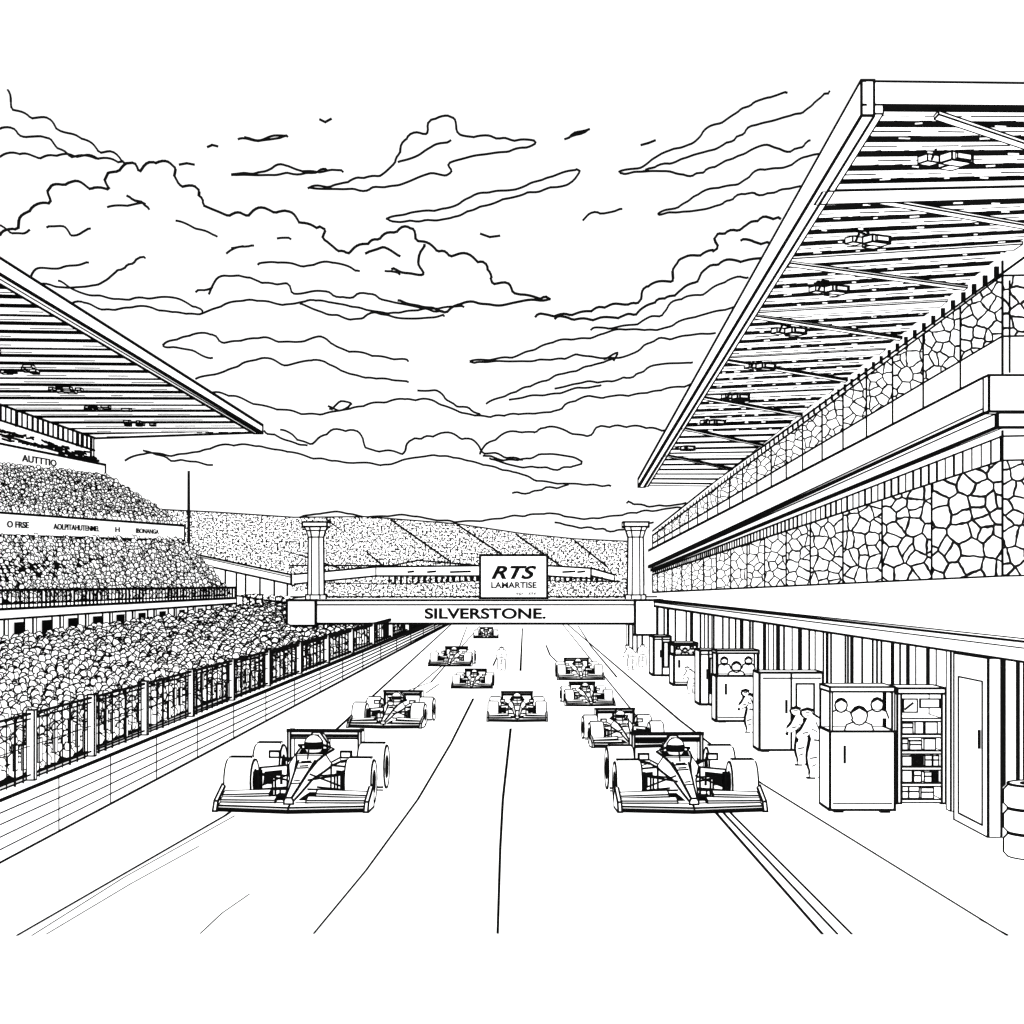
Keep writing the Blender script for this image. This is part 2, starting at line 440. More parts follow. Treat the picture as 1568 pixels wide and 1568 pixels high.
for j,d in enumerate(bd):
    if j==1: slat(d,.8,-.12,-.02,2.4)
    elif j>1: slat(d,.02*d,-.06,-.02,1.3)
    if j+1<len(bd):
        e=bd[j+1]
        p=RP(.07,d+.3,-.1); q=RP(1,d+(e-d)*.72,-.1)
        if j==0: p=RP(.2,d+.1,-.1); q=RP(.85,22.2,-.1)
        hw=.03+.0036*d; n=Vector((0,hw,0))
        c=[p-n,q-n,q+n,p+n]; c=c+[v+Vector((0,0,.04)) for v in c]
        b.hexa(c); b.hedges(c,1.6)
b.obj('pit_roof',pit)
def flood(x,y,s,z):
    b=B(Matrix.Translation((x,y,z))@Matrix.Rotation(.5,4,'Z')@Matrix.Scale(s,4))
    b.box(-.2,.2,-.25,.0,-.14,-.02,2.0); b.box(-.13,.13,-.29,-.25,-.12,-.04,1.4)
    b.box(.05,.3,.05,.3,-.12,.0,1.8); b.box(-.34,-.12,.1,.3,-.1,.0,1.6)
    b.line([(-.3,.1,.1),(.3,.1,.0)],1.8); b.line([(-.35,.0,-.1),(-.25,0,.1),(-.1,.02,.1),(.2,.1,-.1)],2)
    b.obj('floodlight')
for (x,y) in ((1455,228),(1335,355),(1275,432),(1213,497),(1168,552),(1130,600),(1095,640),(1050,680)):
    d=F*(RZ-H+.1)/(VY-y); flood((x-VX)/F*d,d,.75+d*.006,RZ+.02)

# ---------------- garages
b=B()
GL=5.8;GZ=2.28
def gd(px): return GL*F/(px-VX)
GE=66.0
b.poly([(GL-.25,10,GZ),(GL-.25,GE,GZ),(ri(GE),GE,GZ-.1),(ri(30),30,GZ-.1),(14,30,GZ-.1),(14,10,GZ-.1)],0)
b.box(GL-.25,GL,10,GE,GZ-.22,GZ,2.5)
b.line([(GL-.25,10,GZ-.07),(GL-.25,GE,GZ-.07)],1.4)
b.poly([(GL+1.0,10,0),(GL+1.0,GE,0),(GL+1.0,GE,GZ-.2),(GL+1.0,10,GZ-.2)],0)
b.line([(GL+1.0,10,.02),(GL+1.0,GE,.02)],2.2)
b.line([(GL+.98,10,GZ-.35),(GL+.98,GE,GZ-.35)],1.8)
d=12.
while d<GE:
    b.line([(GL+.97,d,0),(GL+.97,d,GZ-.22)],random.choice((1.4,2,2,3.4,5))); d*=random.choice((1.012,1.02,1.03))
for px in (1505,1480,1290,1283,1166,1104,1070,1032,1015):
    d=gd(px); t=.12+.004*d
    b.box(GL-.2,GL+.05,d,d+t,0,GZ-.2,2.0)
b.box(GL-.35,GL-.2,gd(1560),gd(1505),.0,GZ-.22,2.6)
q0,q1=gd(1553),gd(1514)
b.line([(GL-.37,q0,.12),(GL-.37,q1,.12),(GL-.37,q1,GZ-.5),(GL-.37,q0,GZ-.5)],1.6,True)
b.line([(GL-.37,gd(1548),1.0),(GL-.37,gd(1548),1.2)],2.6)
b.obj('pit_garage')

# ---------------- fridges / cabinets
def fridge(px0,px1,pyt,pyb,split=None,kind=0,depth=.7):
    d=F*H/(pyb-VY); a=P(px0,pyb,d); c=P(px1,pyt,d)
    x0,x1,z1=a.x,c.x,c.z
    b=B()
    if kind==0:
        zs=z1 if split is None else P(0,split,d).z
        b.box(x0,x1,d,d+depth,.04,zs,2.6)
        w=x1-x0
        b.line([(x0+w*.05,d-.01,.12),(x1-w*.05,d-.01,.12)],1.4)
        b.line([(x0+w*.22,d-.03,zs*.62),(x0+w*.22,d-.03,zs*.82)],2.4)
        b.box(x0+w*.08,x0+w*.2,d+.02,d+.12,0,.05,2,1); b.box(x1-w*.2,x1-w*.08,d+.02,d+.12,0,.05,2,1)
        if split is not None:
            b.box(x0,x1,d+depth-.04,d+depth,zs,z1,1.8)
            b.box(x0,x1,d,d+depth,z1-.06,z1,2.2)
            for x in (x0,x1-.03): b.box(x,x+.03,d,d+.03,zs,z1-.06,1.6)
            hz=zs+.04; n=3 if w>.6 else 2
            for k in range(n):
                cx=x0+w*((k+.7)/(n+.4)); r=(z1-zs)*.14
                cc=Vector((cx,d+.15+.05*k,hz+(z1-zs)*(.5 if k!=1 else .26)))
                rr=r*(1.35 if k==1 else 1)
                body=[cc+Vector((x,.01,y)) for x,y in ((-rr*1.9,-rr*2.2),(-rr*1.5,-rr*1.1),(-rr*.5,-rr*.7),(rr*.5,-rr*.7),(rr*1.5,-rr*1.1),(rr*1.9,-rr*2.2))]
                b.poly(body,0); b.line(body,1.6)
                ring=[cc+Vector((math.cos(t*.5236)*rr,0,math.sin(t*.5236)*rr*1.15)) for t in range(12)]
                b.poly(ring,0); b.line(ring,1.6,True)
                b.line([cc+Vector((-rr*.85,-.01,rr*.5)),cc+Vector((0,-.01,rr*1.0)),cc+Vector((rr*.85,-.01,rr*.5))],2.4)
    if kind==1:
        zt=P(0,1100,d).z
        b.box(x0,x1,d+depth-.05,d+depth,.05,z1,2.2)
        b.box(x0,x1,d,d+depth,z1-.07,z1,2.4)
        b.box(x0+.08,x0+.26,d,d+.03,zt+.08,z1-.14,1.6); b.box(x0+.3,x1-.08,d,d+.03,zt+.14,z1-.14,1.6)
        b.line([(x0+.1,d-.01,zt+.12),(x0+.2,d-.01,zt+.2)],2)
        for x in (x0,x1-.05): b.box(x,x+.05,d,d+depth-.05,.05,z1-.07,2.2)
        n=5;hh=(zt-.1)
        for k in range(n+1):
            z=.08+hh*k/n
            b.box(x0+.05,x1-.05,d,d+depth-.05,z-.02,z+.02,1.6)
            if k<n:
                x=x0+.08
                while x<x1-.14:
                    w=random.uniform(.07,.18);h=hh/n*random.uniform(.55,.75)
                    b.box(x,min(x+w,x1-.07),d+.08,d+.2,z+.025,z+.025+h,1.4,0 if random.random()<.92 else 1)
                    if random.random()<.6:b.line([(x+.01,d+.07,z+.03+h*.55),(x+w-.01,d+.07,z+.03+h*.55)],1.6)
                    x+=w+random.uniform(.0,.04)
    if kind==2:
        w=x1-x0
        b.box(x0,x1,d,d+depth,.04,z1,2.6)
        b.line([(x0+w*.5,d-.01,.06),(x0+w*.5,d-.01,z1)],2)
        b.line([(x0+w*.58,d-.01,.3),(x0+w*.86,d-.01,.3),(x0+w*.86,d-.01,z1*.86),(x0+w*.58,d-.01,z1*.86)],2,True)
        b.line([(x0+w*.42,d-.03,z1*.5),(x0+w*.42,d-.03,z1*.65)],2.4); b.line([(x0+w*.06,d-.01,z1*.93),(x1-w*.04,d-.01,z1*.93)],1.6)
        b.box(x0+.05,x0+.15,d,d+.1,0,.04,2,1); b.box(x1-.15,x1-.05,d,d+.1,0,.04,2,1)
    return b
fridge(1271,1370,1052,1245,1120,0).obj('refrigerator')
fridge(1374,1448,1054,1236,None,1).obj('bottle_shelf')
fridge(1163,1260,1030,1152,None,2).obj('storage_cabinet')
fridge(1097,1162,996,1107,1035,0).obj('refrigerator')
fridge(1072,1098,996,1081,None,2,1.0).obj('storage_cabinet')
fridge(1032,1068,985,1051,1003,0,1.2).obj('refrigerator')
fridge(1001,1027,975,1036,None,2,1.5).obj('storage_cabinet')

# tyre stack at right edge
b=B()
c=G(1592,1312)
for k in range(3):
    z0=k*.26;R=.38
    prof=[(R*.86,z0+.005),(R,z0+.06),(R,z0+.2),(R*.86,z0+.255),(R*.5,z0+.255),(R*.5,z0+.005)]
    n=28
    for j in range(n):
        t0=2*math.pi*j/n;t1=2*math.pi*(j+1)/n
        for (r0,h0),(r1,h1) in zip(prof,prof[1:]+prof[:1]):
            b.poly([c+Vector((r0*math.cos(t0),r0*math.sin(t0),h0)),c+Vector((r0*math.cos(t1),r0*math.sin(t1),h0)),c+Vector((r1*math.cos(t1),r1*math.sin(t1),h1)),c+Vector((r1*math.cos(t0),r1*math.sin(t0),h1))],0)
        for r,h in (prof[0],prof[3],prof[4]): b.line([c+Vector((r*math.cos(t0),r*math.sin(t0),h)),c+Vector((r*math.cos(t1),r*math.sin(t1),h))],2.6)
        if abs(t0-math.pi)<.12:
            b.line([c+Vector((r*math.cos(t0),r*math.sin(t0),h)) for r,h in prof[:4]],2.6)
b.obj('tyre_stack')

# ---------------- gantry
b=B()
gdp=72.0
def gx(px): return (px-VX)/F*gdp
def gz(py): return H-(py-VY)/F*gdp
Y0,Y1=gdp,gdp+1.6
b.box(gx(484),gx(972),Y0,Y1,gz(955),gz(919),2.6)
b.box(gx(440),gx(484),Y0-.15,Y1,gz(958),gz(919),2.6)
b.box(gx(972),gx(1013),Y0-.15,Y1,gz(972),gz(919),2.6)
b.line([(gx(484),Y0-.02,gz(926)),(gx(972),Y0-.02,gz(926))],1.6)
b.poly([(gx(442),Y0-.15,gz(918)),(gx(1012),Y0-.15,gz(918)),(gx(1000),Y1,gz(918)+.04),(gx(450),Y1,gz(918)+.04)],0)
b.line([(gx(442),Y0+.7,gz(914)),(gx(1008),Y0+.7,gz(914))],1.8)
def leg(xa,xb):
    b.box(gx(xa),gx(xb),Y0+.2,Y1-.2,0,gz(956),2.2)
    for t in (.3,.62): 
        x=gx(xa)+(gx(xb)-gx(xa))*t; b.line([(x,Y0+.18,0),(x,Y0+.18,gz(958))],1.6)
leg(472,495); leg(963,984)
b.hexa([(gx(440),Y0,gz(1000)),(gx(446),Y0,gz(1000)),(gx(446),Y1,gz(1000)),(gx(440),Y1,gz(1000)),(gx(440),Y0,gz(958)),(gx(482),Y0,gz(958)),(gx(482),Y1,gz(958)),(gx(440),Y1,gz(958))],0)
b.line([(gx(440),Y0,gz(1000)),(gx(446),Y0,gz(1000)),(gx(482),Y0,gz(958)),(gx(440),Y0,gz(958))],2.2,True)
for cx in (481,975):
    X=gx(cx);Yc=Y0+.7
    def ringcol(r0,z0,r1,z1,n=12):
        for j in range(n):
            t0=2*math.pi*j/n;t1=2*math.pi*(j+1)/n
            b.poly([(X+r0*math.cos(t0),Yc+r0*math.sin(t0),z0),(X+r0*math.cos(t1),Yc+r0*math.sin(t1),z0),(X+r1*math.cos(t1),Yc+r1*math.sin(t1),z1),(X+r1*math.cos(t0),Yc+r1*math.sin(t0),z1)],0)
            if j in (0,6,8,10): b.line([(X+r0*math.cos(t0),Yc+r0*math.sin(t0),z0),(X+r1*math.cos(t0),Yc+r1*math.sin(t0),z1)],2.8 if j in(0,6) else 1.5)
            b.line([(X+r1*math.cos(t0),Yc+r1*math.sin(t0),z1),(X+r1*math.cos(t1),Yc+r1*math.sin(t1),z1)],1.5)
    u=gdp/F
    ringcol(15*u,gz(917),15*u,gz(911)); ringcol(12*u,gz(911),11*u,gz(822)); ringcol(11*u,gz(822),14*u,gz(812)); ringcol(14*u,gz(812),17*u,gz(806))
    b.box(X-19*u,X+19*u,Yc-.5,Yc+.5,gz(806),gz(799),2)
b.box(gx(735),gx(838),Y0+.1,Y0+.35,gz(916),gz(850),2.6)
gan=b.obj('start_gantry')
text('SILVERSTONE.','lettering',650,836,931,948,gdp-.06,gan,0,.035)
text('RTS','board_lettering',752,822,866,887,gdp+.04,gan,.35,.035)
text('LAMARTISE','board_lettering',752,822,891,901,gdp+.04,gan,0,.035)
text('sp  ziz','board_lettering',790,822,906,912,gdp+.04,gan,0,.025)

# ---------------- racing cars
def car(pxc,pyb,pxw,yaw=0,lw=2.2):
    d=F*H/(pyb-VY); sc=(pxw/F*d)/2.0
    b=B(Matrix.Translation(((pxc-VX)/F*d,d,0))@Matrix.Rotation(math.radians(yaw),4,'Z')@Matrix.Scale(sc,4))
    def wheel(x0,x1,y,R,sgn):
        n=20
        rr=[(x0,R*.88),(x0+.035,R),(x1-.035,R),(x1,R*.88)]
        for j in range(n):
            t0=2*math.pi*j/n;t1=2*math.pi*(j+1)/n
            def q(x,r,t): return (x,y+r*math.cos(t),R+r*math.sin(t))
            for (xa,ra),(xb,rb) in zip(rr,rr[1:]): b.poly([q(xa,ra,t0),q(xa,ra,t1),q(xb,rb,t1),q(xb,rb,t0)],0)
            b.line([q(x0,R*.88,t0),q(x0,R*.88,t1)],lw); b.line([q(x1,R*.88,t0),q(x1,R*.88,t1)],lw)
            b.line([q(x0,R*.45,t0),q(x0,R*.45,t1)],lw*.8); b.line([q(x1,R*.45,t0),q(x1,R*.45,t1)],lw*.8)
        for x in (x0,x1):
            b.poly([(x,y+R*.88*math.cos(2*math.pi*j/n),R+R*.88*math.sin(2*math.pi*j/n)) for j in range(n)],0)
            xx=x0-.006 if x==x0 else x1+.006
            b.poly([(xx,y+R*.5*math.cos(2*math.pi*j/n),R+R*.5*math.sin(2*math.pi*j/n)) for j in range(n)],1)
        for t in (80,100,232): 
            a=math.radians(t); b.line([(x0+.03,y+R*math.cos(a),R+R*math.sin(a)),(x1-.03,y+R*math.cos(a),R+R*math.sin(a))],lw*1.1)
        b.box(x0+.03,x1-.03,y-.16,y+.16,0.014,.03,0,1,False)  # black patch on the ground, painted shadow under the tyre
    for s in (-1,1):
        a,c=sorted((s*.62,s*.97)); wheel(a,c,.85,.32,s)
        a,c=sorted((s*.55,s*.93)); wheel(a,c,2.5,.34,s)
    def loft(secs,lines=(1,2,3,4),rings=(),px=lw):
        R=[]
        for (y,w,tw,zl,zm,zh) in secs: R.append([(-w,y,zl),(-w,y,zm),(-tw,y,zh),(tw,y,zh),(w,y,zm),(w,y,zl)])
        for A,C in zip(R,R[1:]):
            for i in range(6): j=(i+1)%6; b.poly([A[i],A[j],C[j],C[i]],0)
        b.poly(R[0],0); b.poly(R[-1][::-1],0)
        for i in lines: b.line([r[i] for r in R],px)
        for i in rings: b.line(R[i],px,True)
    loft([(-.05,.06,.04,.13,.17,.21),(.35,.10,.06,.17,.24,.30),(.85,.15,.09,.2,.34,.43),(1.3,.24,.14,.12,.4,.54),(1.6,.3,.2,.1,.45,.60)],rings=(0,4))
    loft([(1.6,.3,.2,.1,.45,.60),(2.1,.34,.24,.08,.45,.62),(2.6,.25,.1,.08,.42,.60),(3.0,.14,.05,.1,.35,.5)],rings=(0,))
    b.poly([(-.17,1.5,.588),(.17,1.5,.588),(.21,2.08,.635),(-.21,2.08,.635)],1)
    loft([(2.08,.15,.05,.6,.72,.86),(2.5,.1,.03,.58,.68,.80),(2.95,.05,.02,.5,.58,.62)],rings=(0,))
    b.poly([(-.07,2.07,.72),(.07,2.07,.72),(.035,2.07,.83),(-.035,2.07,.83)],1)
    b.line([(-.2,2.0,.66),(-.17,1.65,.72),(0,1.5,.74),(.17,1.65,.72),(.2,2.0,.66)],lw*1.2)
    b.line([(0,1.5,.74),(0,1.35,.56)],lw*.8)
    hc=Vector((0,1.85,.70));r=.125
    for i in range(8):
        for j in range(12):
            def q(i,j):
                u=math.pi*i/8;t=2*math.pi*j/12; return hc+Vector((r*math.sin(u)*math.cos(t),r*1.15*math.sin(u)*math.sin(t),r*1.1*math.cos(u)))
            vis=(i in (3,4)) and 6<=j<=11
            b.poly([q(i,j),q(i,j+1),q(i+1,j+1),q(i+1,j)],1 if vis else 0)
    b.line([hc+Vector((r*1.02*math.cos(t*.4488),0,r*1.12*math.sin(t*.4488))) for t in range(14)],lw,True)
    for s in (-1,1):
        c=[(s*.3,1.45,.07),(s*.70,1.5,.07),(s*.66,2.6,.07),(s*.25,2.75,.07),(s*.3,1.5,.46),(s*.68,1.55,.42),(s*.5,2.5,.34),(s*.22,2.7,.4)]
        b.hexa(c); b.hedges(c,lw)
        b.poly([(s*.36,1.46,.2),(s*.64,1.49,.2),(s*.62,1.5,.37),(s*.37,1.47,.4)],1)
        b.line([(s*.4,1.44,.1),(s*.62,1.47,.1)],lw*1.6)
        x0,x1=sorted((s*.42,s*.56)); b.box(x0,x1,1.55,1.62,.56,.64,lw); b.line([(s*.3,1.6,.5),(s*.45,1.6,.58)],lw)
        for (ya,za,yb,zb) in ((.6,.36,.85,.42),(1.05,.36,.85,.42),(.6,.24,.85,.2),(1.05,.22,.85,.2),(.75,.42,.85,.22)):
            b.line([(s*.14,ya,za),(s*.62,yb,zb)],lw*1.0)
        for (ya,za,yb,zb) in ((2.3,.4,2.5,.46),(2.7,.38,2.5,.46),(2.4,.2,2.5,.2)):
            b.line([(s*.2,ya,za),(s*.56,yb,zb)],lw*1.3)
        x0,x1=sorted((s*.55,s*.62)); b.box(x0,x1,.74,.96,.2,.44,lw,1)
        x0,x1=sorted((s*.4,s*.44)); b.box(x0,x1,1.15,1.5,.08,.36,lw)
        def plate(xa,xb,ya,yb,ch,za,zb,th,mm=0,l=lw):
            c=[(s*xa,ya,za),(s*xb,yb,zb),(s*xb,yb+ch,zb+.03),(s*xa,ya+ch,za+.03)]
            c=c+[(p[0],p[1],p[2]+th) for p in c]; b.hexa(c,mm); b.hedges(c,l)
        plate(.0,.95,-.08,.12,.22,.05,.05,.035)
        plate(.0,.97,-.06,.14,.3,.015,.015,.03,1)  # black lower plate stands in for the shadow under the wing
        plate(.2,.95,.08,.26,.16,.13,.11,.03,0,lw*.8)
        plate(.3,.95,.22,.38,.16,.2,.16,.03,0,lw*.8)
        x0,x1=sorted((s*.95,s*1.0)); 
        c=[(x0,.05,.02),(x1,.05,.02),(x1,.6,.02),(x0,.6,.02),(x0,.14,.14),(x1,.14,.14),(x1,.6,.3),(x0,.6,.3)]
        b.hexa(c); b.hedges(c,lw)
        x0,x1=sorted((s*.49,s*.53)); b.box(x0,x1,2.75,3.02,.42,.82,lw)
        b.line([(s*.2,1.4,.07),(s*.55,.95,.1)],lw)
    b.box(-.49,.49,2.78,3.0,.71,.74,lw); b.box(-.49,.49,2.76,2.82,.76,.81,lw,0)
    b.line([(-.53,2.75,.825),(.53,2.75,.825)],lw*1.8)
    b.box(-.04,.04,2.82,2.98,.4,.71,lw)
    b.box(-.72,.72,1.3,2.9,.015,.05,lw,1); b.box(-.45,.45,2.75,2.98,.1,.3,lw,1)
    for (y,z,w) in ((.45,.325,.05),(.55,.35,.03),(1.0,.468,.07),(1.08,.487,.05),(1.2,.518,.08),(1.25,.53,.06)):
        b.line([(-w,y,z),(w*.9,y+.02,z+.006)],lw*1.1)
    b.line([(-.04,0,.225),(-.11,1.3,.545)],lw*.8); b.line([(.04,0,.225),(.11,1.3,.545)],lw*.8)
    b.obj('racing_car')
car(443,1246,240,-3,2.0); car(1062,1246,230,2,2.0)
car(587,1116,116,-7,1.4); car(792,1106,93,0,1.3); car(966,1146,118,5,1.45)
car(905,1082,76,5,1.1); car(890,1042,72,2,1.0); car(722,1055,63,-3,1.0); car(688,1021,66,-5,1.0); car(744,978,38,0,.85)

# ---------------- people
def person(px,pyb,hpx,pose='stand',face=0.0,flip=1):
    d=F*H/(pyb-VY); hm=hpx/F*d; s=hm/1.75
    if pose=='stand':
        J={'pel':(0,0,.95),'ch':(0,0,1.35),'nk':(0,0,1.5),'hd':(0,-.02,1.62),'ht':(0,-.02,1.72),
           'lh':(-.1,0,.9),'lk':(-.12,-.02,.5),'lf':(-.13,0,.07),'lt':(-.14,-.16,.04),'rh':(.1,0,.9),'rk':(.12,-.03,.5),'rf':(.14,.04,.07),'rt':(.15,-.12,.04),
           'ls':(-.2,0,1.4),'le':(-.27,.0,1.12),'lw':(-.26,-.08,.88),'rs':(.2,0,1.4),'re':(.28,-.0,1.12),'rw':(.24,-.12,.9)}
    else:
        J={'pel':(.12,0,.85),'ch':(-.06,-.05,1.25),'nk':(-.16,-.07,1.4),'hd':(-.24,-.1,1.5),'ht':(-.28,-.1,1.6),
           'lh':(.02,-.05,.82),'lk':(-.1,-.12,.48),'lf':(-.02,-.05,.07),'lt':(-.16,-.1,.04),'rh':(.2,.05,.82),'rk':(.18,-.05,.45),'rf':(.28,.08,.07),'rt':(.16,.02,.04),
           'ls':(-.14,-.2,1.3),'le':(-.3,-.22,1.05),'lw':(-.48,-.2,.95),'rs':(-.04,.12,1.3),'re':(-.2,.1,1.02),'rw':(-.42,.02,1.0)}
    J={k:(v[0]*flip,v[1],v[2]) for k,v in J.items()}
    R={'pel':.23,'ch':.25,'nk':.085,'hd':.13,'ht':.095,'lh':.17,'lk':.14,'lf':.12,'lt':.07,'rh':.17,'rk':.14,'rf':.12,'rt':.07,'ls':.13,'le':.10,'lw':.06,'rs':.13,'re':.10,'rw':.06}
    Ed=[('pel','ch'),('ch','nk'),('nk','hd'),('hd','ht'),('pel','lh'),('lh','lk'),('lk','lf'),('lf','lt'),('pel','rh'),('rh','rk'),('rk','rf'),('rf','rt'),('ch','ls'),('ls','le'),('le','lw'),('ch','rs'),('rs','re'),('re','rw')]
    names=list(J)
    base=Vector(((px-VX)/F*d,d,0)); rot=Matrix.Rotation(face,3,'Z')
    kk_=2.6 if hpx>60 else 1.3
    e=kk_*d/F/s; LS=1.0 if hpx>60 else .45
    def mkp(nm,mat,grow,back,par=None):
        me=bpy.data.meshes.new(nm); me.from_pydata([tuple(base+s*(rot@Vector(J[n]))+Vector((0,back,0))) for n in names],[(names.index(a),names.index(c)) for a,c in Ed],[])
        me.materials.append(mat); o=bpy.data.objects.new(nm,me); S.collection.objects.link(o)
        m=o.modifiers.new('Skin','SKIN'); 
        if not me.skin_vertices: 
            bpy.context.view_layer.objects.active=o; o.select_set(True)
            bpy.ops.mesh.customdata_skin_add() ; o.select_set(False)
        for i,n in enumerate(names):
            sv=me.skin_vertices[0].data[i]; r=(R[n]+grow)*s; sv.radius=(r,r); sv.use_root=(n=='pel')
        sb=o.modifiers.new('Sub','SUBSURF'); sb.levels=1; sb.render_levels=1
        if par:o.parent=par
        return o
    o=mkp('mechanic' if pose!='stand' else 'person',W,0,0)
    mkp('outline_backing',K,e*1.2,.12*s,o)  # fatter black copy added behind the body to draw its outline
    b=B(Matrix.Translation(base)@rot.to_4x4()@Matrix.Scale(s,4))
    def ln(p,w): b.line(p,w*LS)
    hd=Vector(J['hd']); 
    ln([hd+Vector((-.1,-.08,.07)),hd+Vector((0,-.13,.1)),hd+Vector((.1,-.08,.07))],3.0)
    ln([hd+Vector((-.04,-.14,.01)),hd+Vector((.04,-.14,.01))],1.0); ln([hd+Vector((-.02,-.14,-.05)),hd+Vector((.03,-.14,-.05))],.8)
    pl=Vector(J['pel']); ch=Vector(J['ch'])
    ln([pl+Vector((-.19,-.18,.04)),pl+Vector((0,-.24,.02)),pl+Vector((.19,-.18,.04))],1.6)
    ln([ch+Vector((0,-.25,.05)),pl+Vector((0,-.24,.05))],1.0)
    ln([ch+Vector((-.1,-.25,-.1)),ch+Vector((.02,-.26,-.16))],1.2); ln([pl+Vector((.1,-.23,-.1)),pl+Vector((.02,-.22,-.25))],1.2)
    ln([pl+Vector((-.02,-.2,-.1)),pl+Vector((-.01,-.17,-.45))],1.3)
    for kk in ('lk','rk'):
        ln([Vector(J[kk])+Vector((-.08,-.14,0)),Vector(J[kk])+Vector((.07,-.14,.03))],1.3)
        ln([Vector(J[kk])+Vector((-.05,-.13,-.18)),Vector(J[kk])+Vector((.05,-.13,-.14))],1.1)
    for k2,k1 in (('lw','le'),('rw','re')):
        a=Vector(J[k1]); ln([a+Vector((-.06,-.1,0)),a+Vector((.06,-.1,.03))],1.2)
    for kk in ('lt','rt'):
        a=Vector(J[kk]); b.box(a.x-.07,a.x+.1,a.y-.07,a.y+.08,0.004,.035,.8*LS,1)
    for w in ('lw','rw'):
        for k in range(5):
            q=Vector(J[w])+Vector((-.03+.015*k,-.03,-.03)); ln([q,q+Vector((-.01,-.01,-.07 if k else -.04))],.8)
    b.obj('details',o)
person(768,1027,37)
person(1250,1192,118,'lean'); person(1230,1172,98,'lean'); person(1150,1122,72,'lean'); person(1058,1062,45,'lean')
person(966,1026,42,'lean'); person(984,1022,36,'stand'); person(1128,1085,50,'stand')

# ---------------- clouds
def smooth(pts,wig=1.0,puff=0.0):
    P_=[pts[0]]+list(pts)+[pts[-1]]; out=[]; s=0
    f1,f2,f3=random.uniform(.09,.13),random.uniform(.2,.3),random.uniform(.03,.05); a1,a2,a3=(random.random()*6 for _ in range(3))
    bl=30;bs=0;ba=1
    for i in range(1,len(P_)-2):
        p0,p1,p2,p3=P_[i-1:i+3]
        L=math.hypot(p2[0]-p1[0],p2[1]-p1[1]); n=max(3,int(L/4))
        for k in range(n):
            t=k/n; ss=s+L*t
            x=.5*((2*p1[0])+(-p0[0]+p2[0])*t+(2*p0[0]-5*p1[0]+4*p2[0]-p3[0])*t*t+(-p0[0]+3*p1[0]-3*p2[0]+p3[0])*t**3)
            y=.5*((2*p1[1])+(-p0[1]+p2[1])*t+(2*p0[1]-5*p1[1]+4*p2[1]-p3[1])*t*t+(-p0[1]+3*p1[1]-3*p2[1]+p3[1])*t**3)
            amp=.6+.5*math.sin(f3*ss+a3)
            h=(1.8*math.sin(f1*ss+a1)+1.1*math.sin(f2*ss+a2))*amp
            h2=1.2*math.sin(f2*1.3*ss+a1)*amp
            if puff:
                if ss-bs>bl: bs=ss; bl=random.uniform(14,42); ba=random.uniform(.5,1.2)
                m=math.sin(math.pi*(ss-bs)/bl)*puff*ba*(bl/30)
                dx,dy=(p2[0]-p1[0])/L,(p2[1]-p1[1])/L
                h=h*.35-m*dx; h2=h2*.3+m*dy
            if i==1 and k==0: h=h2=0
            out.append((x+h2*wig,y+h*wig))
        s+=L
    out.append(pts[-1]); return out
PUFF={1:6.5,8:4,16:4.5,10:3.5,17:3.5,0:3.5,6:2.2,9:3,4:2.5}
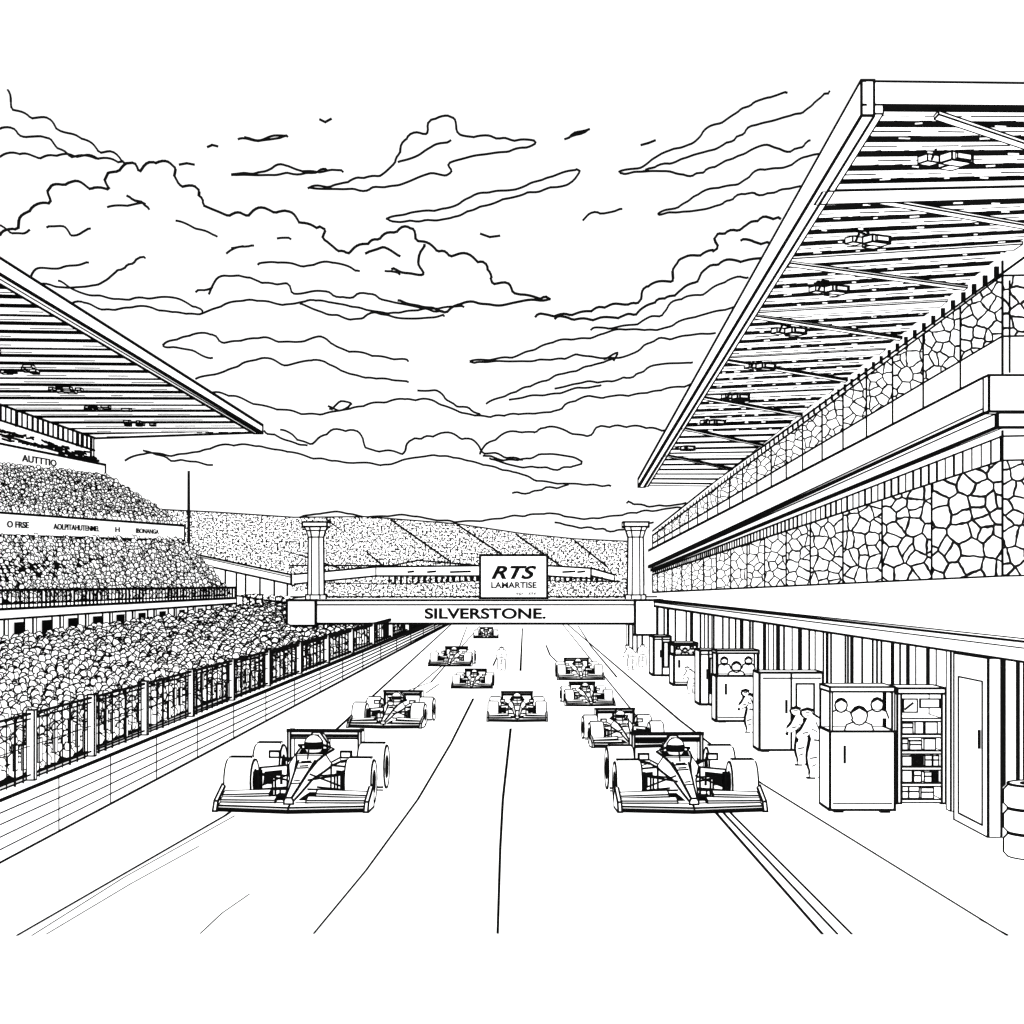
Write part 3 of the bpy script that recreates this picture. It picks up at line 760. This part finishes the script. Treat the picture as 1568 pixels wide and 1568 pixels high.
CL=[
[[(12,138),(17,165),(45,180),(75,185),(95,205),(125,212),(150,232),(172,237),(192,250)],[(0,197),(20,200),(40,212),(70,210),(85,225),(110,240),(150,243),(190,250)],[(0,240),(30,236),(55,242),(100,238),(150,243)]],
[[(0,360),(25,352),(42,325),(75,312),(80,290),(110,282),(145,290),(170,288),(168,270),(200,255),(215,262),(235,250),(262,258),(272,282),(300,292),(310,312),(332,328),(372,330),(405,325),(440,328),(465,345),(492,352),(497,372),(530,388),(560,375),(590,362),(628,350),(640,372),(665,382),(700,395),(742,405),(750,430),(775,440),(800,455),(842,458)],[(842,458),(800,461),(760,468),(720,462),(680,475),(640,468),(610,460)],
 [(600,412),(625,418),(648,420),(640,400),(650,375)],[(195,300),(212,308),(228,320)],[(560,388),(590,380),(612,392)]],
[[(0,425),(40,435),(55,412),(85,412),(135,402)],[(50,432),(100,440),(150,435),(185,412),(205,400),(222,395)],[(90,430),(130,450),(200,458),(260,455),(300,470),(310,478)],[(0,345),(20,358),(45,352)]],
[[(100,472),(125,462),(160,475),(215,470),(260,478),(310,480),(350,465),(390,460),(440,468),(480,460),(540,470),(590,480),(640,475),(710,470)],[(320,450),(335,425),(370,422),(395,432),(440,435),(450,450),(490,445),(520,455),(560,450),(600,462),(680,478)],[(460,465),(500,480),(540,488),(580,480),(620,488),(680,484)]],
[[(325,548),(290,535),(250,528),(290,515),(325,512),(340,525),(380,520),(400,518),(440,525),(495,520),(520,535),(570,545),(625,553)]],
[[(300,580),(350,568),(375,555),(410,550),(440,560),(480,552),(505,558),(530,572),(560,578),(600,582),(625,585)]],
[[(320,603),(350,605),(385,618),(440,630),(490,635),(540,625),(580,618),(620,612),(660,615),(700,630),(740,638),(790,635),(850,630),(870,618),(900,610),(950,608),(1000,600),(1060,590)],[(640,598),(670,600),(690,615),(735,635)]],
[[(192,705),(225,695),(270,698),(310,690),(350,682),(400,685),(440,692),(480,702),(530,708),(590,712),(640,700),(690,700),(740,712),(790,725),(830,738),(880,742),(935,744)],[(220,690),(260,702),(325,712)]],
[[(430,658),(445,668),(475,680),(500,665),(540,660),(555,672),(560,688),(590,692),(620,695),(635,675),(680,668),(715,675),(735,690),(755,698),(800,704)],[(405,660),(430,672),(470,682)]],
[[(735,695),(755,675),(790,662),(820,665),(835,655),(900,668),(920,655),(980,655),(1030,662)],[(740,698),(800,705),(830,695),(885,702),(880,715),(800,715),(750,702)],[(785,755),(820,752),(870,742)]],
[[(472,288),(510,286),(545,275),(585,268),(605,248),(625,210),(655,203),(660,185),(690,183),(705,208),(735,210),(770,213),(820,218)],[(820,218),(790,230),(750,235),(690,248),(690,268),(660,265),(620,280),(580,288),(530,290),(472,288)],[(610,248),(640,238),(665,222),(690,215)]],
[[(592,335),(640,325),(690,318),(730,298),(790,290),(830,275),(885,260),(870,280),(820,292),(770,305),(720,322),(680,335),(610,338),(592,335)]],
[[(355,267),(400,265),(430,252),(460,262),(525,263)],[(355,268),(440,267),(500,260)]],
[[(365,213),(400,216),(440,208),(415,208),(395,214),(375,210)]],
[[(948,263),(985,255),(1020,232),(1060,222),(1080,200),(1110,185),(1150,160),(1205,142)],[(985,262),(1030,248),(1070,235),(1110,222),(1150,195),(1200,180),(1230,170),(1270,140)],[(950,265),(1020,262),(1060,270),(1090,255),(1130,240),(1170,222),(1205,232),(1240,215)]],
[[(1008,327),(1050,312),(1080,292),(1130,282),(1160,262),(1200,258),(1235,240),(1262,235)],[(1008,328),(1040,325),(1090,318),(1130,300),(1180,295),(1225,285)]],
[[(820,485),(880,482),(930,470),(980,462),(990,440),(1030,430),(1040,400),(1095,385),(1100,362),(1140,350),(1160,338),(1195,335)],[(850,488),(920,490),(970,482),(1010,460),(1050,445),(1100,405),(1150,400),(1190,385)],[(1135,368),(1155,374),(1178,372)]],
[[(905,505),(960,500),(1010,485),(1040,460),(1080,450),(1110,432),(1145,425)]],
[[(720,553),(780,548),(820,535),(855,522),(900,518),(950,505),(1010,505),(1050,490),(1130,470)],[(720,554),(830,552),(880,545),(930,548),(960,545),(1010,520),(1095,510)],[(925,550),(945,540),(940,552)]],
[[(745,618),(790,600),(830,585),(900,562),(940,550)],[(850,595),(900,585),(960,580),(1000,560),(1060,555)],[(780,612),(860,600),(920,590)]],
[[(893,337),(910,325),(925,328),(952,320)]],[[(865,213),(890,205),(902,198),(880,203),(868,212)]],
[[(72,348),(100,348),(110,362),(138,350)]],[[(165,317),(195,315),(222,312)]],[[(270,338),(300,350),(332,362)]],[[(347,388),(370,378),(388,376)]],
[[(395,405),(430,402),(465,408),(505,402),(550,415)]],[[(503,622),(520,630),(538,618),(522,615),(505,626)]],
[[(460,792),(520,785),(560,792),(620,790),(700,800),(760,795),(800,790),(850,788),(900,795),(1000,782),(1045,778)],[(850,800),(930,812),(1000,800)],[(960,770),(1020,775),(1050,770)]],
[[(425,365),(445,366)],[(355,380),(372,377)]],[[(590,415),(612,420)],[(300,447),(325,440)]],
]
for i,c in enumerate(CL):
    b=B()
    for j,l in enumerate(c):
        b.line([P(x,y,900+i*6) for x,y in smooth(l,1,PUFF.get(i,1.6) if j==0 or i in (0,16) else 0)],2.4 if i in (1,16) else 2.05)
    b.obj('cloud')
for l in ([(490,183),(498,187),(507,182)],[(318,225),(325,222),(333,224)],[(275,252),(286,250),(297,252)],[(736,358),(750,363),(765,361)],[(982,222),(993,219),(1003,215)]):
    b=B(); b.line([P(x,y,420) for x,y in l],2.2)
    m=P(*l[1],420); b.tube(m+Vector((0,-.5,0)),m+Vector((0,.6,.1)),.25,.1); b.obj('bird')

# ---------------- camera, light
cam=bpy.data.cameras.new('camera'); co=bpy.data.objects.new('camera',cam); S.collection.objects.link(co)
co.location=(0,0,H); co.rotation_euler=(math.pi/2,0,0); cam.sensor_width=36; cam.lens=F/1568*36
cam.shift_y=(VY-784)/1568; cam.clip_end=8000; cam.clip_start=.1; S.camera=co
w=bpy.data.worlds.new('World'); S.world=w; w.use_nodes=True; nt=w.node_tree; bg=nt.nodes['Background']
sky=nt.nodes.new('ShaderNodeTexSky'); sky.sky_type='NISHITA'; sky.sun_disc=False; sky.sun_elevation=math.radians(55); sky.sun_rotation=math.radians(200)
bw=nt.nodes.new('ShaderNodeRGBToBW'); nt.links.new(sky.outputs[0],bw.inputs[0])
ma=nt.nodes.new('ShaderNodeMath'); ma.operation='MULTIPLY_ADD'; ma.inputs[1].default_value=.6; ma.inputs[2].default_value=10.0
nt.links.new(bw.outputs[0],ma.inputs[0]); nt.links.new(ma.outputs[0],bg.inputs['Color']); bg.inputs['Strength'].default_value=.1
sl=bpy.data.lights.new('sun','SUN'); sl.energy=1.5; sl.angle=math.radians(20); sl.color=(1,.99,.97)
so=bpy.data.objects.new('sun',sl); S.collection.objects.link(so); so.rotation_euler=(math.radians(35),0,math.radians(-20))
S.view_settings.view_transform='Standard'; S.view_settings.look='None'; S.view_settings.exposure=0
